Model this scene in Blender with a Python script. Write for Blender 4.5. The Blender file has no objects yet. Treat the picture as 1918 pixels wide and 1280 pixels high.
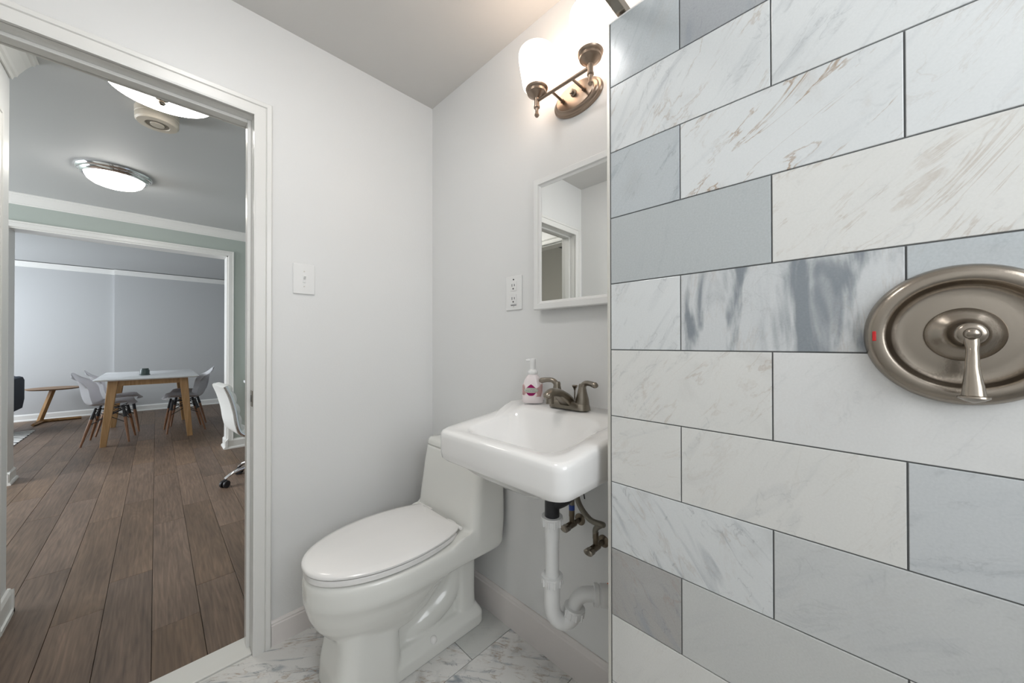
import bpy, bmesh, math, random
from mathutils import Vector, Matrix
C = bpy.context.scene.collection
S = bpy.context.scene
PI = math.pi
random.seed(7)

# ------------------------------------------------------------------ camera
CAM = Vector((1.643346, -1.046138, 1.173904))
yaw, pitch, roll, FPX = math.radians(44.83392), math.radians(0.33272), math.radians(-0.07262), 662.7805
F = Vector((-math.sin(yaw) * math.cos(pitch), math.cos(yaw) * math.cos(pitch), math.sin(pitch)))
r0 = Vector((math.cos(yaw), math.sin(yaw), 0)); u0 = r0.cross(F)
RT = r0 * math.cos(roll) + u0 * math.sin(roll); UP = RT.cross(F)
cd = bpy.data.cameras.new('camera'); co = bpy.data.objects.new('camera', cd); C.objects.link(co)
cd.sensor_width = 36; cd.lens = FPX / 1918 * 36; cd.clip_start = .02
co.matrix_world = Matrix(((RT.x, UP.x, -F.x, CAM.x), (RT.y, UP.y, -F.y, CAM.y), (RT.z, UP.z, -F.z, CAM.z), (0, 0, 0, 1)))
S.camera = co

# ------------------------------------------------------------------ world, daylight and fill lamps, exposure
S.view_settings.view_transform = 'Standard'; S.view_settings.look = 'None'
S.view_settings.gamma = 1; S.view_settings.use_curve_mapping = False
S.view_settings.exposure = 0.2
W = bpy.data.worlds.new('world'); S.world = W; W.use_nodes = True
W.node_tree.nodes['Background'].inputs[0].default_value = (.75, .85, 1, 1)
W.node_tree.nodes['Background'].inputs[1].default_value = .6

def area(name, loc, target, sx, sy, power, col=(1, 1, 1)):
    l = bpy.data.lights.new(name, 'AREA'); l.shape = 'RECTANGLE'; l.size = sx; l.size_y = sy; l.energy = power; l.color = col
    o = bpy.data.objects.new(name, l); C.objects.link(o); o.location = loc
    o.rotation_euler = (Vector(target) - Vector(loc)).to_track_quat('-Z', 'Y').to_euler(); return o

# dining daylight from unseen side windows; the other lamps are added fill
area('daylight_dining', (-6.0, -4.15, 1.5), (-6.2, 0, .9), 2.0, 1.5, 95, (.88, .94, 1))
area('fill_living', (-2.9, -4.15, 1.5), (-2.9, 0, 1.0), 1.6, 1.5, 110, (.92, .96, 1))  # added area lamp at an unseen window, brightens the hall
area('fill_dim_room', (1.0, -3.3, 1.5), (-.9, -2.2, .9), .6, .8, 16, (1, .98, .9))  # added fill lamp, the dim room has no window
area('fill_bathroom', (2.55, -.9, 1.75), (0, -.9, 1.35), .8, 1.1, 14, (.95, .98, 1))  # added fill from the shower end, behind the made-up window

# ------------------------------------------------------------------ helpers
def wloc(p):
    v = Vector((0, 0, 0))
    while p is not None:
        v = v + p.location; p = p.parent
    return v

def obj(name, bm, mat, parent=None, smooth=False, kind=None, angle=None, raw=False):
    if parent is not None and not raw:
        bmesh.ops.translate(bm, verts=bm.verts, vec=-wloc(parent))
    bmesh.ops.recalc_face_normals(bm, faces=bm.faces)
    me = bpy.data.meshes.new(name); bm.to_mesh(me); bm.free()
    if smooth:
        for p in me.polygons: p.use_smooth = True
        me.set_sharp_from_angle(angle=math.radians(angle or 40))
    o = bpy.data.objects.new(name, me); C.objects.link(o)
    if mat: me.materials.append(mat)
    if parent is not None: o.parent = parent
    if kind: o['kind'] = kind
    return o

def tag(o, label, cat, group=None):
    o['label'] = label; o['category'] = cat
    if group: o['group'] = group
    return o

def thing(name, label, cat, loc=(0, 0, 0), group=None):
    o = bpy.data.objects.new(name, None); C.objects.link(o); o.location = loc; o.empty_display_size = .1
    return tag(o, label, cat, group)

def struct(name, loc=(0, 0, 0)):
    o = bpy.data.objects.new(name, None); C.objects.link(o); o.location = loc; o['kind'] = 'structure'; return o

def bm_(): return bmesh.new()

def box(bm, x0, x1, y0, y1, z0, z1, bev=0, seg=2):
    r = bmesh.ops.create_cube(bm, size=1)
    vs = r['verts']
    for v in vs:
        v.co = Vector((x0 + (v.co.x + .5) * (x1 - x0), y0 + (v.co.y + .5) * (y1 - y0), z0 + (v.co.z + .5) * (z1 - z0)))
    if bev:
        es = list({e for v in vs for e in v.link_edges})
        bmesh.ops.bevel(bm, geom=es, offset=bev, segments=seg, affect='EDGES', profile=.5)
    return bm

def B(x0, x1, y0, y1, z0, z1, bev=0, seg=2): return box(bm_(), x0, x1, y0, y1, z0, z1, bev, seg)

def loft(bm, loops, cap0=True, cap1=True, closed=True):
    rows = [[bm.verts.new(p) for p in L] for L in loops]
    n = len(rows[0])
    for a, b in zip(rows, rows[1:]):
        for i in range(n if closed else n - 1):
            j = (i + 1) % n
            try: bm.faces.new((a[i], a[j], b[j], b[i]))
            except ValueError: pass
    if cap0: bm.faces.new(rows[0][::-1])
    if cap1: bm.faces.new(rows[-1])
    return bm

def lathe(bm, prof, center, axis=(0, 0, 1), n=32, sx=1, sy=1):
    """prof: (radius, height along axis)"""
    q = Vector(axis).to_track_quat('Z', 'Y').to_matrix(); c = Vector(center)
    loops = []
    for r, h in prof:
        r = max(r, 1e-5)
        loops.append([c + q @ Vector((r * sx * math.cos(2 * PI * i / n), r * sy * math.sin(2 * PI * i / n), h)) for i in range(n)])
    return loft(bm, loops, True, True)

def cyl(bm, a, b, r, r2=None, n=20):
    a = Vector(a); b = Vector(b); d = b - a
    return lathe(bm, [(r, 0), (r2 if r2 is not None else r, d.length)], a, d, n)

def spline(pts, k=8):
    P = [Vector(p) for p in pts]; out = []
    for i in range(len(P) - 1):
        p0 = P[max(i - 1, 0)]; p1 = P[i]; p2 = P[i + 1]; p3 = P[min(i + 2, len(P) - 1)]
        for j in range(k):
            t = j / k
            out.append(.5 * ((2 * p1) + (p2 - p0) * t + (2 * p0 - 5 * p1 + 4 * p2 - p3) * t * t + (3 * p1 - p0 - 3 * p2 + p3) * t ** 3))
    out.append(P[-1]); return out

def tube(bm, pts, rad, n=16, flat=1.0, upv=(0, 0, 1), k=8, smooth=True):
    """rad: number or list matching pts; flat squashes the section along its second axis"""
    P = spline(pts, k) if smooth else [Vector(p) for p in pts]
    R = rad if isinstance(rad, (list, tuple)) else [rad] * len(pts)
    def rr(i):
        if not smooth: return R[i]
        t = i / k; a = min(int(t), len(R) - 2); return R[a] + (R[a + 1] - R[a]) * (t - a)
    loops = []; ref = Vector(upv)
    for i, p in enumerate(P):
        d = (P[min(i + 1, len(P) - 1)] - P[max(i - 1, 0)]).normalized()
        s = d.cross(ref)
        if s.length < 1e-3: s = d.cross(Vector((1, 0, 0)))
        s.normalize(); t = s.cross(d); ref = t
        r = rr(i)
        loops.append([p + s * r * math.cos(2 * PI * a / n) + t * r * flat * math.sin(2 * PI * a / n) for a in range(n)])
    return loft(bm, loops)

def rrect(x0, x1, y0, y1, r, z, k=7, m=9):
    """rounded rectangle loop; always 4*(k+m) points; z number or function of (x,y)"""
    r = min(r, (x1 - x0) / 2 - 1e-4, (y1 - y0) / 2 - 1e-4); out = []
    cs = [(x1 - r, y1 - r, 0), (x0 + r, y1 - r, 90), (x0 + r, y0 + r, 180), (x1 - r, y0 + r, 270)]
    for ci, (cx, cy, a0) in enumerate(cs):
        arc = [(cx + r * math.cos(math.radians(a0 + 90 * i / (k - 1))), cy + r * math.sin(math.radians(a0 + 90 * i / (k - 1)))) for i in range(k)]
        out += arc
        nx, ny, na = cs[(ci + 1) % 4]
        e = (nx + r * math.cos(math.radians(na)), ny + r * math.sin(math.radians(na)))
        s = arc[-1]
        for i in range(1, m + 1):
            t = i / (m + 1); out.append((s[0] + (e[0] - s[0]) * t, s[1] + (e[1] - s[1]) * t))
    return [Vector((x, y, z(x, y) if callable(z) else z)) for x, y in out]

def sweep_profile(bm, prof, a, b, n_in, up=(0, 0, 1)):
    """extrude a 2-D profile (out, up) from a to b; n_in = outward direction"""
    a = Vector(a); b = Vector(b); o = Vector(n_in); u = Vector(up)
    return loft(bm, [[a + o * p + u * q for p, q in prof], [b + o * p + u * q for p, q in prof]])

def sstep(t):
    t = max(0, min(1, t)); return t * t * (3 - 2 * t)

# ------------------------------------------------------------------ materials
def mat(name, col, rough=.5, metal=0, spec=None, coat=0, emit=None, es=0, bump=0, bscale=200, var=0, vscale=6, trans=0, alpha=1, sss=0):
    m = bpy.data.materials.new(name); m.use_nodes = True; nt = m.node_tree; b = nt.nodes['Principled BSDF']
    b.inputs['Base Color'].default_value = (*col, 1); b.inputs['Roughness'].default_value = rough; b.inputs['Metallic'].default_value = metal
    if spec is not None: b.inputs['Specular IOR Level'].default_value = spec
    if coat: b.inputs['Coat Weight'].default_value = coat; b.inputs['Coat Roughness'].default_value = .05
    if emit: b.inputs['Emission Color'].default_value = (*emit, 1); b.inputs['Emission Strength'].default_value = es
    if trans: b.inputs['Transmission Weight'].default_value = trans
    if alpha < 1: b.inputs['Alpha'].default_value = alpha
    tc = nt.nodes.new('ShaderNodeTexCoord')
    if var:
        n = nt.nodes.new('ShaderNodeTexNoise'); n.inputs['Scale'].default_value = vscale; n.inputs['Detail'].default_value = 4
        nt.links.new(tc.outputs['Object'], n.inputs['Vector'])
        mx = nt.nodes.new('ShaderNodeMix'); mx.data_type = 'RGBA'
        mx.inputs[6].default_value = (*[c * (1 - var) for c in col], 1); mx.inputs[7].default_value = (*[min(1, c * (1 + var)) for c in col], 1)
        nt.links.new(n.outputs['Fac'], mx.inputs[0]); nt.links.new(mx.outputs[2], b.inputs['Base Color'])
    if bump:
        n = nt.nodes.new('ShaderNodeTexNoise'); n.inputs['Scale'].default_value = bscale; n.inputs['Detail'].default_value = 3
        nt.links.new(tc.outputs['Object'], n.inputs['Vector'])
        bp = nt.nodes.new('ShaderNodeBump'); bp.inputs['Strength'].default_value = bump; bp.inputs['Distance'].default_value = .002
        nt.links.new(n.outputs['Fac'], bp.inputs['Height']); nt.links.new(bp.outputs['Normal'], b.inputs['Normal'])
    return m

M = dict(
    wall=mat('wall_paint', (.785, .787, .78), .42, spec=.35, bump=.12, bscale=120, var=.012, vscale=3),
    ceil=mat('ceiling_paint', (.66, .65, .63), .7, bump=.1, bscale=90),
    trim=mat('white_trim_paint', (.80, .795, .77), .3, var=.02, vscale=4),
    base=mat('baseboard_paint', (.76, .72, .70), .32, var=.03, vscale=5),
    hallwall=mat('grey_green_paint', (.45, .50, .465), .55, bump=.1, bscale=120),
    dinewall=mat('pale_grey_paint', (.50, .505, .51), .55, bump=.1, bscale=120),
    hallceil=mat('hall_ceiling_paint', (.52, .53, .53), .6, bump=.1, bscale=90),
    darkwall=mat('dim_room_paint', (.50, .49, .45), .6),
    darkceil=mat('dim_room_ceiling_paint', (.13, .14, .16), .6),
    porcelain=mat('white_porcelain', (.88, .87, .855), .12, spec=.5, coat=.4),
    bone=mat('toilet_porcelain', (.83, .83, .79), .18, spec=.5, coat=.25),
    seatw=mat('toilet_seat_plastic', (.90, .885, .865), .16),
    nickel=mat('brushed_nickel', (.32, .28, .235), .25, metal=1, bump=.05, bscale=300),
    bronze=mat('warm_brushed_nickel', (.33, .255, .20), .3, metal=1),
    nickeld=mat('aged_nickel', (.27, .24, .20), .28, metal=1, var=.15, vscale=40),
    chrome=mat('polished_chrome', (.75, .75, .76), .08, metal=1),
    steel=mat('edge_trim_metal', (.66, .64, .59), .4, metal=.4),
    plate=mat('white_plastic', (.82, .82, .81), .3),
    dark=mat('black_plastic', (.012, .012, .015), .4),
    pvc=mat('white_pvc', (.80, .80, .79), .3),
    orange=mat('orange_sealant', (.65, .12, .02), .6),
    blue=mat('blue_plastic', (.02, .06, .30), .4),
    hose=mat('braided_hose', (.25, .23, .19), .4, metal=.7, bump=.6, bscale=900),
    brass=mat('dull_brass', (.17, .14, .105), .32, metal=1),
    mirror=mat('mirror_silver', (.90, .91, .90), .01, metal=1),
    shade=mat('frosted_lamp_glass', (.95, .93, .9), .4, emit=(1, .78, .62), es=4.2),
    dome=mat('lit_dome_glass', (.95, .95, .93), .4, emit=(1, .96, .90), es=17),
    tabletop=mat('white_lacquer', (.80, .81, .82), .25),
    oak=None, walnut=None,
    shell=mat('white_chair_shell', (.66, .65, .67), .35),
    leather=mat('white_leather', (.74, .74, .72), .42, bump=.2, bscale=400),
    navy=mat('navy_fabric', (.018, .03, .05), .8, bump=.4, bscale=700),
    candle=mat('green_glass_jar', (.05, .075, .07), .3),
    beige=mat('yellowed_plastic', (.62, .56, .47), .45),
    red=mat('red_enamel', (.5, .01, .01), .4),
    soap=mat('clear_pink_soap', (.87, .79, .79), .15, var=.02, vscale=20),
    softpink=mat('pale_pink_ink', (.86, .60, .58), .4, var=.15, vscale=60),
    magenta=mat('magenta_ink', (.55, .01, .20), .4),
    cream=mat('cream_ink', (.80, .82, .74), .4),
    ink=mat('grey_ink', (.36, .42, .36), .5),
    rug=None,
)

def wood(name, c0, c1, axis='Z', sc=1.0, rough=.45):
    m = bpy.data.materials.new(name); m.use_nodes = True; nt = m.node_tree; b = nt.nodes['Principled BSDF']; L = nt.links.new
    tc = nt.nodes.new('ShaderNodeTexCoord'); mp = nt.nodes.new('ShaderNodeMapping')
    s = {'X': (3, 40, 40), 'Y': (40, 3, 40), 'Z': (40, 40, 3)}[axis]; mp.inputs['Scale'].default_value = [v * sc for v in s]
    n = nt.nodes.new('ShaderNodeTexNoise'); n.inputs['Scale'].default_value = 1; n.inputs['Detail'].default_value = 6; n.inputs['Distortion'].default_value = .6
    r = nt.nodes.new('ShaderNodeValToRGB'); r.color_ramp.elements[0].position = .3; r.color_ramp.elements[1].position = .72
    r.color_ramp.elements[0].color = (*c0, 1); r.color_ramp.elements[1].color = (*c1, 1)
    L(tc.outputs['Object'], mp.inputs['Vector']); L(mp.outputs[0], n.inputs['Vector']); L(n.outputs['Fac'], r.inputs[0]); L(r.outputs[0], b.inputs['Base Color'])
    b.inputs['Roughness'].default_value = rough; return m
M['oak'] = wood('light_oak', (.33, .18, .07), (.50, .30, .14))
M['walnut'] = wood('reddish_walnut', (.17, .075, .035), (.30, .15, .075))
M['oakx'] = wood('oak_top', (.20, .115, .06), (.33, .20, .11), 'Y')

def marble():
    """tiles: corner attributes tone (base colour) and vein (r grey, g brown, b bands); uv map holds each tile's own turned, shifted coordinates in metres"""
    m = bpy.data.materials.new('veined_marble'); m.use_nodes = True; nt = m.node_tree; b = nt.nodes['Principled BSDF']; L = nt.links.new
    N = nt.nodes.new
    uv = N('ShaderNodeUVMap'); uv.uv_map = 'UVMap'
    tone = N('ShaderNodeAttribute'); tone.attribute_name = 'tone'; vn = N('ShaderNodeAttribute'); vn.attribute_name = 'vein'
    sep = N('ShaderNodeSeparateColor'); L(vn.outputs['Color'], sep.inputs[0])
    def mapped(sx, sy, off=0):
        mp = N('ShaderNodeMapping'); mp.inputs['Scale'].default_value = (sx, sy, 1); mp.inputs['Location'].default_value = (off, off * .7, off)
        L(uv.outputs[0], mp.inputs['Vector']); return mp.outputs[0]
    def noise(vec, det=4, dist=0, rough=.5):
        n = N('ShaderNodeTexNoise'); n.inputs['Scale'].default_value = 1; n.inputs['Detail'].default_value = det; n.inputs['Distortion'].default_value = dist
        n.inputs['Roughness'].default_value = rough; L(vec, n.inputs['Vector']); return n.outputs['Fac']
    def math_(op, a, c=None, clamp=False):
        n = N('ShaderNodeMath'); n.operation = op; n.use_clamp = clamp
        for i, v in enumerate((a, c)):
            if v is None: continue
            if isinstance(v, (int, float)): n.inputs[i].default_value = v
            else: L(v, n.inputs[i])
        return n.outputs[0]
    def remap(v, a, c):
        n = N('ShaderNodeMapRange'); n.interpolation_type = 'SMOOTHSTEP'; n.inputs['From Min'].default_value = a; n.inputs['From Max'].default_value = c
        L(v, n.inputs['Value']); return n.outputs[0]
    def mix(a, col, fac):
        n = N('ShaderNodeMix'); n.data_type = 'RGBA'; L(fac, n.inputs[0]); L(a, n.inputs[6]); n.inputs[7].default_value = (*col, 1); return n.outputs[2]
    blot = noise(mapped(14, 9), 5, .4)
    streak = noise(mapped(6, 34, 3), 5, .8)
    flecks = noise(mapped(22, 90, 5), 3, .3)
    ridge = math_('ABSOLUTE', math_('SUBTRACT', noise(mapped(9, 16, 9), 5, 1.2), .5))
    ridge2 = math_('ABSOLUTE', math_('SUBTRACT', noise(mapped(3.5, 15, 13), 7, .9, .6), .5))
    bands = noise(mapped(5.0, 19, 17), 4, .4)
    grain = noise(mapped(300, 300, 2), 2)
    c = tone.outputs['Color']
    # soft blotches everywhere
    c = mix(c, (.42, .44, .45), math_('MULTIPLY', remap(blot, .5, .8), math_('MULTIPLY', sep.outputs[0], .6)))
    c = mix(c, (.30, .33, .36), math_('MULTIPLY', remap(streak, .52, .8), math_('MULTIPLY', sep.outputs[0], .8)))
    c = mix(c, (.16, .17, .18), math_('MULTIPLY', remap(flecks, .70, .85), math_('MULTIPLY', sep.outputs[0], .5)))
    thin = math_('MULTIPLY', math_('SUBTRACT', 1, remap(ridge, 0, .018), True), remap(streak, .46, .62))
    c = mix(c, (.24, .25, .26), math_('MULTIPLY', thin, math_('MULTIPLY', sep.outputs[0], .45)))
    br = math_('MULTIPLY', math_('SUBTRACT', 1, remap(ridge2, .0, .019), True), remap(blot, .40, .60))
    c = mix(c, (.34, .235, .15), math_('MULTIPLY', br, math_('MULTIPLY', sep.outputs[1], .8)))
    c = mix(c, (.50, .38, .27), math_('MULTIPLY', remap(blot, .56, .80), math_('MULTIPLY', sep.outputs[1], .3)))
    c = mix(c, (.17, .195, .22), math_('MULTIPLY', remap(bands, .48, .62), sep.outputs[2]))
    hs = N('ShaderNodeMix'); hs.data_type = 'RGBA'; hs.blend_type = 'OVERLAY'; hs.inputs[0].default_value = .10
    gcol = N('ShaderNodeCombineColor')
    for i in range(3): L(grain, gcol.inputs[i])
    L(c, hs.inputs[6]); L(gcol.outputs[0], hs.inputs[7])
    L(hs.outputs[2], b.inputs['Base Color'])
    b.inputs['Roughness'].default_value = .16; b.inputs['Specular IOR Level'].default_value = .4
    return m
M['marble'] = marble()
M['grout'] = mat('grey_grout', (.16, .165, .165), .9, var=.2, vscale=30)

def plankmat():
    m = bpy.data.materials.new('brown_oak_planks'); m.use_nodes = True; nt = m.node_tree; b = nt.nodes['Principled BSDF']; L = nt.links.new; N = nt.nodes.new
    uv = N('ShaderNodeUVMap'); uv.uv_map = 'UVMap'; tone = N('ShaderNodeAttribute'); tone.attribute_name = 'tone'
    def mp(sx, sy):
        p = N('ShaderNodeMapping'); p.inputs['Scale'].default_value = (sx, sy, 1); L(uv.outputs[0], p.inputs['Vector']); return p.outputs[0]
    n1 = N('ShaderNodeTexNoise'); n1.inputs['Scale'].default_value = 1; n1.inputs['Detail'].default_value = 6; n1.inputs['Distortion'].default_value = .5; L(mp(5, 95), n1.inputs['Vector'])
    n2 = N('ShaderNodeTexNoise'); n2.inputs['Scale'].default_value = 1; n2.inputs['Detail'].default_value = 1; L(mp(1.1, 10), n2.inputs['Vector'])
    w = N('ShaderNodeMath'); w.operation = 'MULTIPLY'; w.inputs[1].default_value = 16; L(n2.outputs['Fac'], w.inputs[0])
    fr = N('ShaderNodeMath'); fr.operation = 'PINGPONG'; fr.inputs[1].default_value = .5; L(w.outputs[0], fr.inputs[0])
    n3 = N('ShaderNodeTexNoise'); n3.inputs['Scale'].default_value = 1; n3.inputs['Detail'].default_value = 2; L(mp(1.5, 7), n3.inputs['Vector'])
    mr = N('ShaderNodeMapRange'); mr.inputs['From Min'].default_value = .25; mr.inputs['From Max'].default_value = .8; mr.inputs['To Min'].default_value = .62; mr.inputs['To Max'].default_value = 1.38
    L(n1.outputs['Fac'], mr.inputs['Value'])
    mr2 = N('ShaderNodeMapRange'); mr2.inputs['From Max'].default_value = .5; mr2.inputs['To Min'].default_value = .93; mr2.inputs['To Max'].default_value = 1.07; L(fr.outputs[0], mr2.inputs['Value'])
    mr3 = N('ShaderNodeMapRange'); mr3.inputs['From Min'].default_value = .3; mr3.inputs['From Max'].default_value = .7; mr3.inputs['To Min'].default_value = .8; mr3.inputs['To Max'].default_value = 1.2; L(n3.outputs['Fac'], mr3.inputs['Value'])
    m1 = N('ShaderNodeMath'); m1.operation = 'MULTIPLY'; L(mr.outputs[0], m1.inputs[0]); L(mr2.outputs[0], m1.inputs[1])
    m2 = N('ShaderNodeMath'); m2.operation = 'MULTIPLY'; L(m1.outputs[0], m2.inputs[0]); L(mr3.outputs[0], m2.inputs[1])
    vm = N('ShaderNodeVectorMath'); vm.operation = 'SCALE'; L(tone.outputs['Color'], vm.inputs[0]); L(m2.outputs[0], vm.inputs['Scale'])
    L(vm.outputs[0], b.inputs['Base Color']); b.inputs['Roughness'].default_value = .5
    bp = N('ShaderNodeBump'); bp.inputs['Strength'].default_value = .15; bp.inputs['Distance'].default_value = .001; L(n1.outputs['Fac'], bp.inputs['Height']); L(bp.outputs[0], b.inputs['Normal'])
    return m
M['plank'] = plankmat()
M['plankgap'] = mat('plank_gap', (.035, .025, .019), .9)

def rugmat():
    m = bpy.data.materials.new('black_and_white_rug'); m.use_nodes = True; nt = m.node_tree; b = nt.nodes['Principled BSDF']; L = nt.links.new; N = nt.nodes.new
    tc = N('ShaderNodeTexCoord'); mp = N('ShaderNodeMapping'); mp.inputs['Scale'].default_value = (1.3, 1.3, 1); mp.inputs['Rotation'].default_value = (0, 0, .5)
    w = N('ShaderNodeTexWave'); w.inputs['Scale'].default_value = 2.2; w.inputs['Distortion'].default_value = 5; w.inputs['Detail'].default_value = 2; w.inputs['Detail Scale'].default_value = 1.4
    r = N('ShaderNodeValToRGB'); r.color_ramp.elements[0].position = .12; r.color_ramp.elements[0].color = (.02, .02, .02, 1); r.color_ramp.elements[1].position = .2; r.color_ramp.elements[1].color = (.72, .71, .68, 1)
    L(tc.outputs['Object'], mp.inputs[0]); L(mp.outputs[0], w.inputs[0]); L(w.outputs[0], r.inputs[0]); L(r.outputs[0], b.inputs['Base Color']); b.inputs['Roughness'].default_value = .95
    return m
M['rug'] = rugmat()

# ------------------------------------------------------------------ tile / plank builder: one mesh, a bevelled slab per tile
def slabs(bm, tiles, to3d, depth, bev, gap):
    """tiles: (u0,u1,v0,v1,tone,vein,angle,seed); to3d(u,v,d) -> point, d = height out of the surface"""
    ct = bm.loops.layers.float_color.new('tone'); cv = bm.loops.layers.float_color.new('vein'); uvl = bm.loops.layers.uv.new('UVMap')
    g = gap / 2
    for (a0, a1, b0, b1, tone, vein, ang, seed) in tiles:
        a0 += g; a1 -= g; b0 += g; b1 -= g
        ca, sa = math.cos(ang), math.sin(ang)
        def P(e, d): return [(a0 + e, b0 + e), (a1 - e, b0 + e), (a1 - e, b1 - e), (a0 + e, b1 - e)], d
        rings = [P(0, 0), P(0, depth - bev), P(bev * .3, depth - bev * .3), P(bev, depth)]
        vs = [[(bm.verts.new(to3d(u, v, d)), u, v) for u, v in pts] for pts, d in rings]
        fl = []
        for r1, r2 in zip(vs, vs[1:]):
            for i in range(4):
                j = (i + 1) % 4; fl.append([r1[i], r1[j], r2[j], r2[i]])
        fl.append(vs[-1])
        for q in fl:
            f = bm.faces.new([x[0] for x in q])
            for lp, x in zip(f.loops, q):
                lp[ct] = (*tone, 1); lp[cv] = (*vein, 1)
                lp[uvl].uv = (x[1] * ca + x[2] * sa + seed * 3.17, -x[1] * sa + x[2] * ca + seed * 1.91)
    return bm

# ================================================================== BATHROOM SHELL
H = 2.439
R_X, R_Y = 2.5, -1.478          # shower-end wall and the wall behind the camera
obj('ceiling', B(-.11, R_X + .1, R_Y - .1, .1, H, H + .1), M['ceil'], kind='structure')
obj('wall_back', B(-.11, R_X + .1, 0, .1, 0, H), M['wall'], kind='structure')
obj('wall_rear', B(-.11, R_X + .1, R_Y - .02, R_Y, 0, H), M['wall'], kind='structure')
# door wall with its opening
DY0, DY1, DZ = -1.38, -.787, 2.043
b = bm_(); box(b, -.11, 0, DY1 + .012, 0, 0, H); box(b, -.11, 0, DY0 - .012, DY1 + .012, DZ + .012, H); box(b, -.11, 0, R_Y, DY0 - .012, 0, H)
obj('wall_left', b, M['wall'], kind='structure')
# shower-end wall with an opening for the added bathroom window
WY0, WY1, WZ0, WZ1 = -1.32, -.48, 1.15, 2.3
b = bm_(); box(b, R_X, R_X + .1, R_Y, 0, 0, WZ0); box(b, R_X, R_X + .1, R_Y, 0, WZ1, H); box(b, R_X, R_X + .1, R_Y, WY0, WZ0, WZ1); box(b, R_X, R_X + .1, WY1, 0, WZ0, WZ1)
obj('wall_right', b, M['wall'], kind='structure')

# floor: marble tiles over grout
obj('floor', B(-.1, R_X, R_Y, 0, -.12, -.0035), M['grout'], kind='structure')
def tones(base, j): return tuple(max(0, c + random.uniform(-j, j)) for c in base)
tl = []
cols = [-.002, .302, .607, .912, 1.217, 1.522, 1.827, 2.132, 2.437, 2.5]
for i in range(len(cols) - 1):
    off = -.215 if i % 2 else .09
    y = off + .61
    while y > -1.7:
        a, c2 = max(y - .61, R_Y + .001), min(y, -.001)
        if c2 > a + .01:
            t = random.uniform(.70, .78)
            if i == 1 and c2 > -.05: tn, vv = (.60, .605, .58), (.35, .12, 0)
            else: tn, vv = (t, t * .985, t * .95), (random.uniform(1.2, 1.9), random.uniform(.5, 1.0), 0)
            tl.append((max(cols[i], .0), cols[i + 1], a, c2, tn, vv, random.choice([.6, .9, -.7, 1.2]), random.uniform(1, 60)))
        y -= .61
o = obj('floor_tile', slabs(bm_(), tl, lambda u, v, d: Vector((u, v, -.004 + d)), .004, .0007, .0026), M['marble'], kind='structure')
o.name = 'floor_tile_surface'

# baseboards
pb = [(0, 0), (.014, 0), (.014, .078), (.011, .082), (.011, .087), (.006, .094), (0, .094)]
b = bm_(); sweep_profile(b, pb, (0, -.728, 0), (0, 0, 0), (1, 0, 0)); obj('baseboard_left', b, M['base'], kind='structure')
pb2 = [(0, 0), (.014, 0), (.014, .108), (.011, .113), (.010, .119), (.005, .128), (0, .128)]
b = bm_(); sweep_profile(b, pb2, (.0, 0, 0), (1.215, 0, 0), (0, -1, 0)); obj('baseboard_back', b, M['base'], kind='structure')

# ------------------------------------------------------------------ door 1 : frame of the bathroom doorway
door = struct('door_1')
def casing_prof(w): return [(0, 0), (.0, .014), (.006, .016), (w * .62, .016), (w * .66, .013), (w * .70, .018), (w - .004, .019), (w, .014), (w, 0)]
def casing(bm, X, sgn, y0, y1, z1, w):
    """casing on plane X around opening y0..y1, top z1; profile (across, out)"""
    pr = casing_prof(w); L = []
    for (yy, zz, dy, dz) in ((y1, 0, 1, 0), (y1, z1, 1, 1), (y0, z1, -1, 1), (y0, 0, -1, 0)):
        L.append([Vector((X + sgn * o_, yy + dy * a_, zz + dz * a_)) for a_, o_ in pr])
    return loft(bm, L)
def bathcasing():
    b = bm_(); casing(b, 0, 1, DY0, DY1, DZ, .058)
    for v in b.verts:                     # the far leg dies into the rear wall
        if v.co.y < R_Y + .002: v.co.y = R_Y + .002
    return b
obj('casing', bathcasing(), M['trim'], door)
b = bm_(); casing(b, -.11, -1, DY0, DY1, DZ, .058)
for v in b.verts:
    if v.co.y < -1.497: v.co.y = -1.497
obj('casing', b, M['trim'], door)
b = bm_(); box(b, -.112, .002, DY1, DY1 + .014, 0, DZ + .014); box(b, -.112, .002, DY0 - .014, DY0, 0, DZ + .014); box(b, -.112, .002, DY0, DY1, DZ, DZ + .014)
obj('jamb', b, M['trim'], door)
b = bm_()
box(b, -.085, -.045, DY1 - .012, DY1, 0, DZ, .002); box(b, -.085, -.045, DY0, DY0 + .012, 0, DZ, .002); box(b, -.085, -.045, DY0 + .012, DY1 - .012, DZ - .012, DZ, .002)
obj('door_stop', b, M['trim'], door)
b = bm_(); box(b, -.034, -.004, DY1 - .0025, DY1, .935, .995, .001); sp = obj('strike_plate', b, M['nickeld'], door); sp['label'] = 'dark metal strike plate'
b = bm_(); box(b, -.026, -.013, DY1 - .0032, DY1 - .002, .952, .978, .001); obj('latch_hole', b, M['dark'], sp)
b = bm_(); box(b, -.112, -.001, DY0, DY1, -.01, .006, .003); th = obj('threshold', b, mat('white_marble_saddle', (.76, .755, .72), .25, var=.04, vscale=6), door); th['label'] = 'white marble threshold'

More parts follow.
